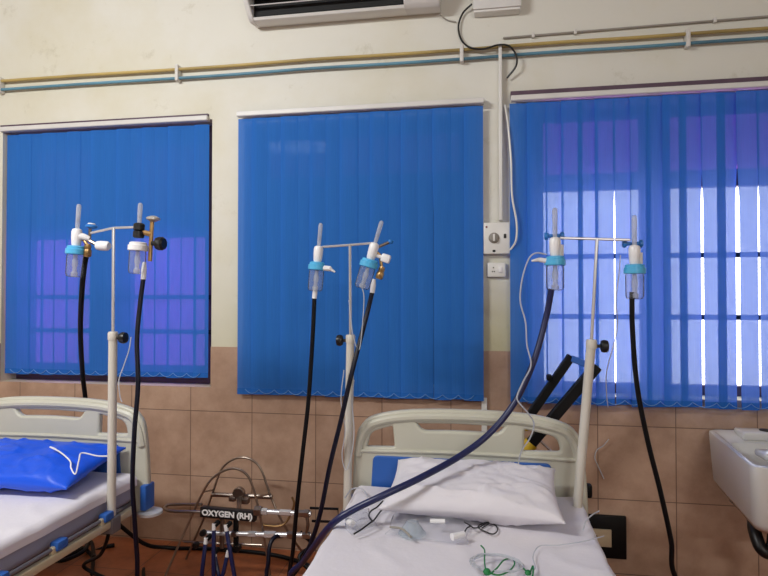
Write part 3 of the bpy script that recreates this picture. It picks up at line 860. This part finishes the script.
# ------------------------------------------------------------------ oxygen manifold on its wire stand
mf = thing('oxygen_manifold', 'steel oxygen manifold with black lettered plate on wire stand', 'oxygen manifold', (-.95, 2.95, 0))
FY, RY = 2.86, 3.10
def st(pts, r, m='standsteel', sm=8, n='stand_loop', par=None, sides=10):
    return wpart(n, T(pts, r, sides, sm), M[m], mf if par is None else par)
f0, f1 = atz(160, 588, .007), atz(272, 588, .007)
st([f0, at(185, 531, FY), at(203, 492, FY), at(215, 476, FY), at(232, 468.5, FY), at(246, 474, FY), at(254, 491, FY), at(263, 531, FY), f1], .0065)
r0, r1 = atz(186, 559, .007), atz(305, 556, .007)
st([r0, at(203, 520, RY), at(213, 492, RY), at(223, 467, RY), at(241, 457.5, RY), at(259, 466, RY), at(271, 497, RY), at(284, 525, RY), r1], .0065)
st([at(202, 504.5, 2.93), at(176, 504.5, 2.93), at(167, 505.5, 2.92), at(164.5, 508, 2.88), at(168, 510.5, 2.84), at(176, 511.5, 2.83), at(202, 512, 2.83)], .0075, n='carry_handle')
st([at(184, 542, FY), at(262, 545, FY)], .005, sm=0, n='cross_rod')
st([at(212, 494.5, RY-.01), at(272, 497, RY-.01)], .013, 'steel', 0, 'rear_rail')
st([at(203, 492, FY), at(213, 490, RY)], .005, sm=0, n='side_rod')
st([at(256, 497, FY), at(270, 494, RY)], .005, sm=0, n='side_rod')
MY = FY-.035
p0, p1 = at(201.5, 511, MY), at(256, 516, MY)
ang = math.atan2(p0.z-p1.z, p1.x-p0.x)
ln = (p1-p0).length
mtx = Matrix.Translation((p0+p1)/2) @ Matrix.Rotation(ang, 4, 'Y')
lp = wpart('name_plate', B((-ln/2, -.018, -.026), (ln/2, .018, .026), .004, 2, mtx), M['black'], mf)
cu = bpy.data.curves.new('txt', 'FONT'); cu.body = 'OXYGEN (RH)'; cu.size = .040; cu.align_x = 'CENTER'; cu.align_y = 'CENTER'; cu.extrude = .0006; cu.offset = .0017
to = bpy.data.objects.new('tmp', cu); C.objects.link(to)
dg = bpy.context.evaluated_depsgraph_get(); dg.update()
me = bpy.data.meshes.new_from_object(to.evaluated_get(dg)); bpy.data.objects.remove(to)
w_ = max(v.co.x for v in me.vertices)-min(v.co.x for v in me.vertices)
me.transform(mtx @ Matrix.Translation((0, -.0188, 0)) @ Matrix.Rotation(PI/2, 4, 'X') @ Matrix.Scale(ln*.92/w_, 4, (1, 0, 0)))
lt = finish_me('lettering', me, M['label'], lp, 0); to_local(lt, mf)
def mpipe(a, b, nuts, n):
    a, b = at(*a, MY), at(*b, MY)
    pz = wpart(n, T([a, b], .0125, 14), M['chrome'], mf)
    for s, r, l, mm in nuts:
        c = a.lerp(b, s); d = (b-a).normalized()
        wpart('hex_nut', T([c-d*l, c+d*l], r, 6), M[mm], pz)
    return pz
mpipe((255, 511), (311, 514), [(.06, .026, .018, 'steel'), (.16, .018, .02, 'chrome'), (.55, .016, .03, 'chrome'), (.80, .018, .025, 'steel'), (.93, .022, .012, 'steel')], 'manifold_pipe')
mpipe((206, 533), (311, 535.5), [(.28, .020, .012, 'steel'), (.45, .016, .02, 'chrome'), (.62, .018, .03, 'chrome'), (.82, .02, .02, 'steel'), (.96, .018, .02, 'steel')], 'manifold_pipe')
# end bracket and regulator
wpart('end_bracket', T([at(310, 508, MY+.05), at(338, 509, MY+.05), at(338.5, 522, MY+.05), at(312, 521, MY+.05)], .007, 6), M['blackmat'], mf)
wpart('link_pipe', T([at(306, 512, MY), at(308, 524, MY-.01), at(306, 535, MY)], .009, 8), M['steel'], mf)
g = at(239, 493, RY-.05)
wpart('pressure_gauge', lathe([(.03, -.015), (.033, -.012), (.033, .012), (.028, .015), (0, .015)], g, 'y', 22), M['steel'], mf)
wpart('gauge_stem', T([at(239, 497, RY-.04), at(239, 513, MY+.03)], .012, 8), M['steel'], mf)
wpart('gauge_valve', B((g.x-.055, g.y-.02, g.z-.045), (g.x-.015, g.y+.02, g.z-.018), .006), M['steel'], mf)
wpart('gauge_valve', B((g.x+.015, g.y-.02, g.z-.055), (g.x+.06, g.y+.02, g.z-.022), .006), M['steel'], mf)
wpart('drop_pipe', T([at(222, 516, MY+.01), at(222, 548, MY)], .013, 10), M['steel'], mf)
wpart('drop_pipe', T([at(236, 518, MY+.01), at(236, 552, MY)], .014, 10), M['blackmat'], mf)
# valves with white ferrules and navy whips going to the floor
for (vx, vy), (ex, ey), dY in (((214, 526), (213, 585), -.02), ((226, 527), (236, 584), -.03), ((206, 540), (200, 586), -.03), ((214, 553), (222, 590), .0), ((228, 553), (218, 592), .01)):
    a = at(vx, vy, MY-.03+dY)
    e = at(ex, ey, MY-.06+dY)
    vb = wpart('outlet_valve', T([a+Vector((.012, .03, .012)), a], .013, 8), M['blackmat'], mf)
    dd = (e-a).normalized()
    wpart('ferrule', T([a-dd*.012, a+dd*.028], .0105, 10), M['bwhite'], vb)
    end = Vector((e.x+(.03 if ex > 214 else -.02), e.y-.03, FLZ))
    wpart('supply_whip', T([a+dd*.02, a.lerp(e, .5)+Vector((.006, -.012, 0)), e, end], .0105, 10, 8), M['hose_navy'], vb)
for px, py in ((203, 533), (238, 548), (196, 545)):
    c = at(px, py, MY-.02)
    wpart('plug', lathe([(.014, -.014), (.017, -.008), (.017, .01), (.01, .014), (0, .014)], c, 'y', 8), M['black'], mf)
# a loop of spare hose lying behind the stand
hose('black hose loop lying on the floor between manifold and white bed',
     [at(300, 532, 2.95), at(312, 545, 2.95), at(300, 560, 2.9), Vector((-.72, 2.86, .03)), Vector((-.78, 2.9, FLZ)), Vector((-.84, 2.93, FLZ))], 'hose_blk', .011)
hose('navy hose arching down behind the end of the lettered plate',
     [at(283, 536, 2.84), at(275, 537, 2.80), at(270, 545, 2.77), at(268.5, 560, 2.75), at(269, 585, 2.73), Vector((-.86, 2.70, FLZ)), Vector((-.89, 2.72, FLZ))], 'hose', .0105)
tag(finish('copper_tube', T([at(263, 525, 2.98), at(278, 526, 3.0), at(287, 521, 3.02), at(294, 505, 3.02), at(292, 497, 3.02)], .006, 8, 6), M['brass']), 'thin reddish tube curling behind the manifold pipes', 'tube')

# cables on the floor under the blue pillow bed
def floor_cable(label, pts, r=.011):
    tag(finish('floor_cable', T(pts, r, 10, 8), M['hose_blk']), label, 'cable', 'cables under the blue pillow bed')
floor_cable('black cable coil on the floor under the blue pillow bed', [fl(92, 574)+Vector((0, 0, 0)), fl(92, 556), fl(78, 547), fl(58, 552), fl(40, 566), fl(20, 575), fl(0, 590)])
floor_cable('black cable looped twice in the tangle beneath the folded side rail', [fl(94, 566)+Vector((0, 0, .05)), fl(90, 549)+Vector((0, 0, .05)), fl(72, 542)+Vector((0, 0, .05)), fl(52, 551)+Vector((0, 0, .05)), fl(44, 564)+Vector((0, 0, .05)), fl(62, 570)+Vector((0, 0, .05)), fl(86, 562)+Vector((0, 0, .075)), fl(80, 550)+Vector((0, 0, .075)), fl(58, 556)+Vector((0, 0, .075)), fl(30, 574)+Vector((0, 0, .05)), fl(5, 580)])
floor_cable('black cable stretching under the coil beneath the blue pillow bed', [fl(-20, 562)+Vector((0, 0, .024)), fl(30, 566)+Vector((0, 0, .026)), fl(60, 562)+Vector((0, 0, .026)), fl(85, 552)+Vector((0, 0, .024)), fl(90, 543)+Vector((0, 0, .02))])
floor_cable('grey-black cable arching beside the bed frame above the coil', [at(109, 527, 2.55), at(107, 540, 2.55), at(100, 555, 2.6), at(85, 568, 2.65), Vector((-1.75, 2.75, FLZ)), Vector((-1.85, 2.95, FLZ))], .009)
floor_cable('black cable seen through the headboard hole of the blue pillow bed', [at(-6, 395, 2.9), at(0, 409, 2.9), at(6, 420, 2.92), at(14, 436, 2.95), at(30, 470, 3.0), Vector((-2.4, 3.1, .02)), Vector((-2.2, 3.2, FLZ))], .012)

# ------------------------------------------------------------------ black trolley leaning behind the white bed
TY = 2.98
tr = thing('cylinder_trolley', 'black tubular cylinder trolley leaning behind the white bed', 'trolley', (-.35, TY, 0))
def bar(a, b, w, n, m='blackmat', par=None, bev=.004):
    a, b = Vector(a), Vector(b)
    z = (b-a).normalized(); y = Vector((0, 1, 0)); x = y.cross(z).normalized(); y = z.cross(x)
    mm = Matrix((x, y, z)).transposed().to_4x4(); mm.translation = a
    return wpart(n, B((-w/2, -w/2, 0), (w/2, w/2, (b-a).length), bev, 1, mm), M[m], tr if par is None else par)
ta, tb = at(571.5, 356, TY+.12), at(597, 366, TY)
la, lb = at(524, 424, TY+.12), at(527, 448, TY)
def down(p, q):        # carry a rail on to the floor
    d = (q-p); return p + d*((p.z-.02)/-d.z)
ga, gb = down(ta, la), down(tb, lb)
bar(ga, ta, .042, 'rail'); bar(gb, tb, .050, 'rail')
bar(ta+Vector((-.0, 0, -.012)), tb+Vector((0, 0, -.012)), .032, 'crossbar', 'bedblue')
bar(ga.lerp(ta, .25), gb.lerp(tb, .25), .03, 'crossbar'); bar(ga.lerp(ta, .05), gb.lerp(tb, .05), .03, 'crossbar')
for q, w in ((la, ta), (lb, tb)):
    d = (w-q).normalized()
    wpart('yellow_grip', T([q-d*.02, q+d*.035], .036, 14), M['yellowpl'], tr)
pk = at(549, 378, TY+.09)
wpart('catch', B((pk.x-.012, pk.y-.02, pk.z-.012), (pk.x+.012, pk.y+.02, pk.z+.018), .004), M['blackmat'], tr)
wpart('brace', T([at(535, 436, TY-.01), at(552, 452, TY-.02), at(588, 489, TY-.02)], .006, 8), M['steel'], tr)
wpart('foot_stub', B((at(584, 488, TY-.02).x, TY-.04, at(584, 496, TY).z), (at(592, 488, TY-.02).x, TY, at(584, 482, TY).z), .012), M['blackmat'], tr)

# ------------------------------------------------------------------ sink
sl = thing('wash_basin', 'white ceramic wash basin against the tiled wall', 'sink', (1.45, 3.0, .5))
def sink():
    bm = bmesh.new()
    # rings of a deep basin: outer wall bottom to rim, then the inner bowl; each ring (x0, x1, yfront, yback, z, corner radius)
    zr = .812
    bl, fl_ = at(709, 428, 3.30), at(752.5, 467.6, 2.62)
    xo = bl.x; xf = fl_.x
    def ring(inset, z, yf, yb, r=.05, taper=0):
        pts = [(xf+inset+taper, yf+inset), (1.80-inset-taper, yf+inset), (1.80-inset-taper, yb-inset*.6), (xo+inset+taper*.6, yb-inset*.6)]
        q = rounded(pts, r, 6)
        return [bm.verts.new((x, y, z)) for x, y in q]
    R = []
    yf, yb = 2.62, 3.335
    R.append(ring(.30, .500, yf, yb, .1))
    R.append(ring(.10, .508, yf, yb, .08, .01))
    R.append(ring(.03, .530, yf, yb, .07, .006))
    R.append(ring(.012, .565, yf, yb, .06, .004))
    R.append(ring(.004, .74, yf, yb, .05))
    R.append(ring(0, .795, yf, yb, .05))
    R.append(ring(.003, .808, yf, yb, .05))
    R.append(ring(.014, .812, yf, yb, .05))
    R.append(ring(.030, .808, yf, yb-.0, .05))
    R.append(ring(.045, .78, yf, yb-.13, .06))
    R.append(ring(.07, .66, yf, yb-.14, .08))
    R.append(ring(.13, .60, yf, yb-.16, .1))
    R.append(ring(.28, .585, yf, yb-.20, .1))
    for a, b in zip(R, R[1:]):
        n = len(a)
        for k in range(n): bm.faces.new((a[k], a[(k+1) % n], b[(k+1) % n], b[k]))
    bm.faces.new(R[0]); bm.faces.new(R[-1])
    return bm
wpart('basin', sink(), M['sink'], sl, 50)
# tap ledge with overflow slot along the back and a soap ledge
q0 = at(744, 441, 3.0)
wpart('tap_ledge', B((1.29, 3.20, .785), (1.77, 3.325, .828), .012, 3), M['sink'], sl)
q = at(762, 432, 3.26)
wpart('tap_hole', lathe([(.03, 0), (.032, .004), (0, .004)], (q.x+.02, 3.262, .8275), 'z', 20), M['dark'], sl)
wpart('soap_ledge', B((1.24, 2.86, .775), (1.74, 2.97, .806), .012, 3), M['sink'], sl)
dr = at(757, 545, 2.95)
wpart('drain_trap', T([(1.31, 2.92, .515), (1.30, 2.92, .40), (1.285, 2.92, .345), (1.25, 2.93, .36), (1.245, 2.98, .42), (1.275, 3.08, .45), (1.3, 3.335, .45)], .028, 12, 6), M['black'], sl)
wpart('waste_pipe', T([(1.31, 2.92, .36), (1.31, 2.95, .02)], .022, 12), M['black'], sl)
wpart('wall_bracket', B((1.6, 3.05, .44), (1.64, 3.34, .50), .004), M['blackmat'], sl)

# ------------------------------------------------------------------ things lying on the beds
def crumple(name, label, cat, outline, z, seed, m, amp=.018, nx=34, ny=22, group=None):
    """a crumpled clear pouch: two thin films, wrinkled, lying on the sheet inside a four-cornered outline"""
    a, b, c, d = [atz(px, py, z) for px, py in outline]
    bm = bmesh.new(); L = []
    for s in (0, 1):
        g = []
        for j in range(ny+1):
            v = j/ny; row = []
            for i in range(nx+1):
                u = i/nx
                p = (a.lerp(b, u)).lerp(d.lerp(c, u), v)
                e = min(1, 5*min(u, 1-u, v, 1-v))
                q = Vector((p.x*14, p.y*14, seed+s*.4))
                wr = (1-abs(noise.noise(q))*2.2)*.6 + noise.noise(q*2.3)*.5
                p.x += noise.noise(q*.8+Vector((9, 0, 0)))*.02; p.y += noise.noise(q*.8+Vector((0, 9, 0)))*.02
                p.z = z + .003 + s*(.004+max(0, wr)*amp*e + .006*e)
                row.append(bm.verts.new(p))
            g.append(row)
        L.append(g)
        for j in range(ny):
            for i in range(nx):
                f = (g[j][i], g[j][i+1], g[j+1][i+1], g[j+1][i])
                bm.faces.new(f if s else f[::-1])
    rim = [(0, i) for i in range(nx)] + [(j, nx) for j in range(ny)] + [(ny, i) for i in range(nx, 0, -1)] + [(j, 0) for j in range(ny, 0, -1)]
    for (j0, i0), (j1, i1) in zip(rim, rim[1:]+rim[:1]):
        bm.faces.new((L[1][j0][i0], L[0][j0][i0], L[0][j1][i1], L[1][j1][i1]))
    t = thing(name, label, cat, (a+c)/2, group=group)
    wpart('polythene_film', bm, m, t, 25)
    return t
SZ = .684
pouch = crumple('plastic_pouch', 'large clear pouch with oxygen mask lying below the white pillow', 'pouch', [(398, 514), (472, 520), (468, 545), (386, 535)], SZ, 1.5, M['bag'], .022)
c = atz(412, 530, SZ+.012)
wpart('oxygen_mask', lathe([(.0, .03), (.018, .03), (.03, .015), (.045, -.008), (.05, -.010)], c, 'z', 18), M['mask'], pouch)
wpart('mask_strap', T([atz(390, 527, SZ+.02), atz(402, 529, SZ+.024), atz(411, 537, SZ+.02)], .004, 8, 6), M['hose_navy'] if False else M['conduit'], pouch)
pouch2 = crumple('plastic_pouch', 'small crumpled clear pouch at the white bed edge under hose', 'pouch', [(343, 513), (368, 509), (374, 526), (352, 537)], SZ, 7.7, M['bag'], .03, 24, 18)
c = atz(353, 530, SZ+.01)
wpart('connector', T([atz(348, 521, SZ+.018), atz(353, 524, SZ+.018)], .012, 10), M['bwhite'], pouch2)
ct = []
for k in range(64):
    a = 2*PI*k/24; rr = .058+.006*math.sin(k*.7)
    q = atz(496, 563, SZ+.008+.0016*k*.25)
    ct.append((q.x+rr*1.25*math.cos(a), q.y+rr*math.sin(a), q.z))
tag(finish('oxygen_tubing', T(ct, .0026, 8), M['tubing']), 'clear tubing coil lying under the green looped string', 'tubing')
def cord(label, pts, r, m, cat='cord', name='cord', group=None):
    return tag(finish(name, T(pts, r, 8, 8), M[m]), label, cat, group)
S = lambda px, py, dz=0: atz(px, py, SZ+.006+dz)
cord('black cord with a loop lying on the sheet under the pillow edge', [S(464, 522, .012), S(471, 526, .014), S(474, 528, .012), S(480, 527), S(487, 523), S(495, 525), S(497.5, 530), S(493, 534), S(484, 531), S(478, 527, .006), S(484, 523, .008), S(489, 523, .008), S(482, 528, .008)], .0024, 'black')
cord('thin black cord end with white plug beside the looped cord', [S(464, 533, .016), S(467, 528, .02), S(471, 526, .021)], .0024, 'black')
tag(finish('tubing_connector', T([S(452, 537, .018), S(464, 534, .018)], [.012, .010], 10), M['bwhite']), 'white tubing connector on the large clear pouch', 'connector')
tag(finish('tubing_connector', T([S(430, 521, .030), S(445, 521.5, .030)], [.008, .009], 10), M['bwhite']), 'white straight connector under the pillow edge in the pouch', 'connector')
cord('black and white twisted cord between hose and small pouch', [S(391, 499, .03), S(386, 505, .025), S(380, 512, .02), S(374, 520, .02), S(370, 523, .02), S(362, 529, .014), S(354, 534, .008)], .003, 'black')
cord('second black twisted cord crossing above the small pouch', [S(383, 501, .03), S(377, 507, .02), S(371, 511, .022), S(369, 516, .024), S(372, 521, .026)], .003, 'black')
gk = thing('green_string', 'green elastic string with open loop on the sheet', 'string', S(487, 570))
wpart('strand', T([S(481, 545.5, .02), S(484.5, 550, .021), S(484.5, 558, .021), S(485, 566, .02), S(487, 573, .02), S(490, 574, .02), S(497, 568, .018), S(504, 560, .016), S(512, 559, .012), S(514.5, 564, .012), S(509, 571, .014), S(499, 575, .016), S(489, 573, .02)], .0023, 8, 8), M['green'], gk)
wpart('knot', lathe([(0, -.010), (.009, -.006), (.012, 0), (.008, .008), (0, .01)], S(487, 572, .02), 'z', 10), M['green'], gk)
gk = thing('green_string', 'short knotted green string right of the open loop', 'string', S(527, 572))
wpart('strand', T([S(523, 568, .004), S(526, 571, .006), S(529, 574, .008), S(533, 566, .008), S(532.5, 576, .006), S(528, 580, .004)], .0025, 8, 8), M['green'], gk)
wpart('knot', lathe([(0, -.008), (.008, -.004), (.01, 0), (.006, .007), (0, .008)], S(528, 573, .008), 'z', 10), M['green'], gk)

# thin clear tubing
def tubing(label, pts, r=.0026, m='tubing'):
    return tag(finish('oxygen_tubing', T(pts, r, 8, 8), M[m]), label, 'tubing')
tubing('thin white tubing from the daylit flowmeter cap down to the pillow', [at(546.5, 254.5, 2.405), at(537, 253, 2.39), at(530, 257, 2.38), at(524.5, 270, 2.38), at(521, 286, 2.38), at(520.5, 303, 2.38), at(525.5, 322, 2.38), at(527, 345, 2.38), at(531, 365, 2.38), at(523, 382, 2.37), at(517, 397, 2.36), at(521, 405, 2.36), at(528, 413, 2.38), at(534, 424, 2.42), at(530, 438, 2.44), at(522, 450, 2.46), at(518.5, 463, 2.46), at(519, 470, 2.45)], .0032)
tubing('stiff clear tubing strip hanging by the leaning pole in front of daylit blind', [at(620.5, 255, YR+.05), at(619, 275, YR+.06), at(616, 300, 2.5), at(617, 330, 2.6), at(607, 370, 2.7), at(606.5, 392, 2.75), at(608, 407, 2.8)], .0022)
tubing('curled clear tape strip on the tiles beside the leaning pole', [at(609, 439, 3.32), at(603, 446, 3.32), at(597, 450, 3.32), at(595, 458, 3.32), at(599, 468, 3.32), at(604, 479, 3.32)], .003)
tubing('thin clear tubing wound down the slim pole between blind and white bed', [at(349, 300, 2.49), at(351, 320, 2.49), at(353, 335, 2.49), at(358, 350, 2.48), at(361, 340, 2.48), at(364, 300, 2.49), at(362, 287, 2.5)], .0022)
tubing('loose clear tubing hanging beside the slim pole foot', [at(344, 370, 2.49), at(341, 400, 2.48), at(345, 430, 2.48), at(342, 455, 2.48), at(346, 470, 2.48), at(352, 452, 2.48), at(354, 430, 2.48), at(352, 400, 2.48), at(354, 380, 2.48)], .0024)
tubing('clear tubing spread over the white sheet from small pouch to right edge', [S(345, 498, .01), S(352, 489, .01), S(362, 489, .01), S(368, 497, .012)], .0028)
tubing('thin clear tubing looping across the white sheet below pillow corner', [S(604, 536, -.0), S(585, 541), S(560, 545), S(540, 546), S(533, 556), S(535, 568), S(528, 574)], .0018)
tubing('clear tubing curling off the white bed edge near the black outlet', [S(583, 530, .0), at(586, 521, 2.2), at(592, 515, 2.24), at(599, 511, 2.3)], .0026)
tubing('thin clear tubing trailing from the pole down the blue pillow bed', [at(131, 337, 2.3), at(129, 350, 2.29), at(124, 365, 2.28), at(119, 380, 2.27), at(120, 396, 2.27), at(122, 402, 2.27)], .0024)
tubing('white tubing squiggle lying on the blue pillow', [at(113, 456, 2.30), at(98, 456, 2.28), at(82, 453, 2.26), at(79, 460, 2.22), at(75.5, 474, 2.19), at(71, 468, 2.20), at(70, 461, 2.22), at(60, 452, 2.25), at(50, 447, 2.27), at(56, 449, 2.265)], .0032, 'bwhite')

# things of one kind share a group
GROUPS = {'hospital_bed': 'hospital beds', 'mattress': 'mattresses', 'bed_sheet': 'white bed sheets', 'pillow': 'pillows', 'iv_pole': 'IV poles at the beds',
          'oxygen_flowmeter': 'flowmeters on the IV poles', 'oxygen_hose': 'rubber oxygen hoses', 'vertical_blind': 'blue vertical blinds', 'gas_pipe': 'gas pipes on the wall',
          'plastic_pouch': 'clear pouches on the white bed', 'green_string': 'green strings', 'oxygen_tubing': 'thin oxygen tubing', 'wall_cable': 'wall cables', 'cord': 'black cords on the sheet',
          'tubing_connector': 'white tubing connectors'}
for o in C.objects:
    if o.parent is None and o.get('category') and not o.get('group'):
        g_ = GROUPS.get(o.name.split('.')[0])
        if g_: o['group'] = g_

# ------------------------------------------------------------------ light
def area(name, loc, rot, sx, sy, power, col):
    l = bpy.data.lights.new(name, 'AREA'); l.shape = 'RECTANGLE'; l.size = sx; l.size_y = sy; l.energy = power; l.color = col
    o = bpy.data.objects.new(name, l); C.objects.link(o); o.location = loc; o.rotation_euler = rot; return o
area('wall_tube_light', (-2.4, .2, 3.35), (math.radians(50), 0, math.radians(-8)), 1.2, .15, 84, (.98, 1, .99))
area('wall_tube_light', (1.5, -3.0, 3.0), (math.radians(78), 0, math.radians(4)), 1.2, .15, 53, (.98, 1, .99))

w = bpy.data.worlds.new('daylight'); SC.world = w; w.use_nodes = True
bg = w.node_tree.nodes['Background']; bg.inputs['Color'].default_value = (1.0, .91, .90, 1); bg.inputs['Strength'].default_value = 5.0

vs = SC.view_settings
SC.display_settings.display_device = 'sRGB'
vs.view_transform = 'Standard'; vs.look = 'None'; vs.gamma = 1; vs.use_curve_mapping = False; vs.exposure = 0.0
SC.cycles.max_bounces = 10; SC.cycles.transparent_max_bounces = 16; SC.cycles.transmission_bounces = 6
SC.cycles.caustics_reflective = False; SC.cycles.caustics_refractive = False
SC.cycles.sample_clamp_indirect = 6
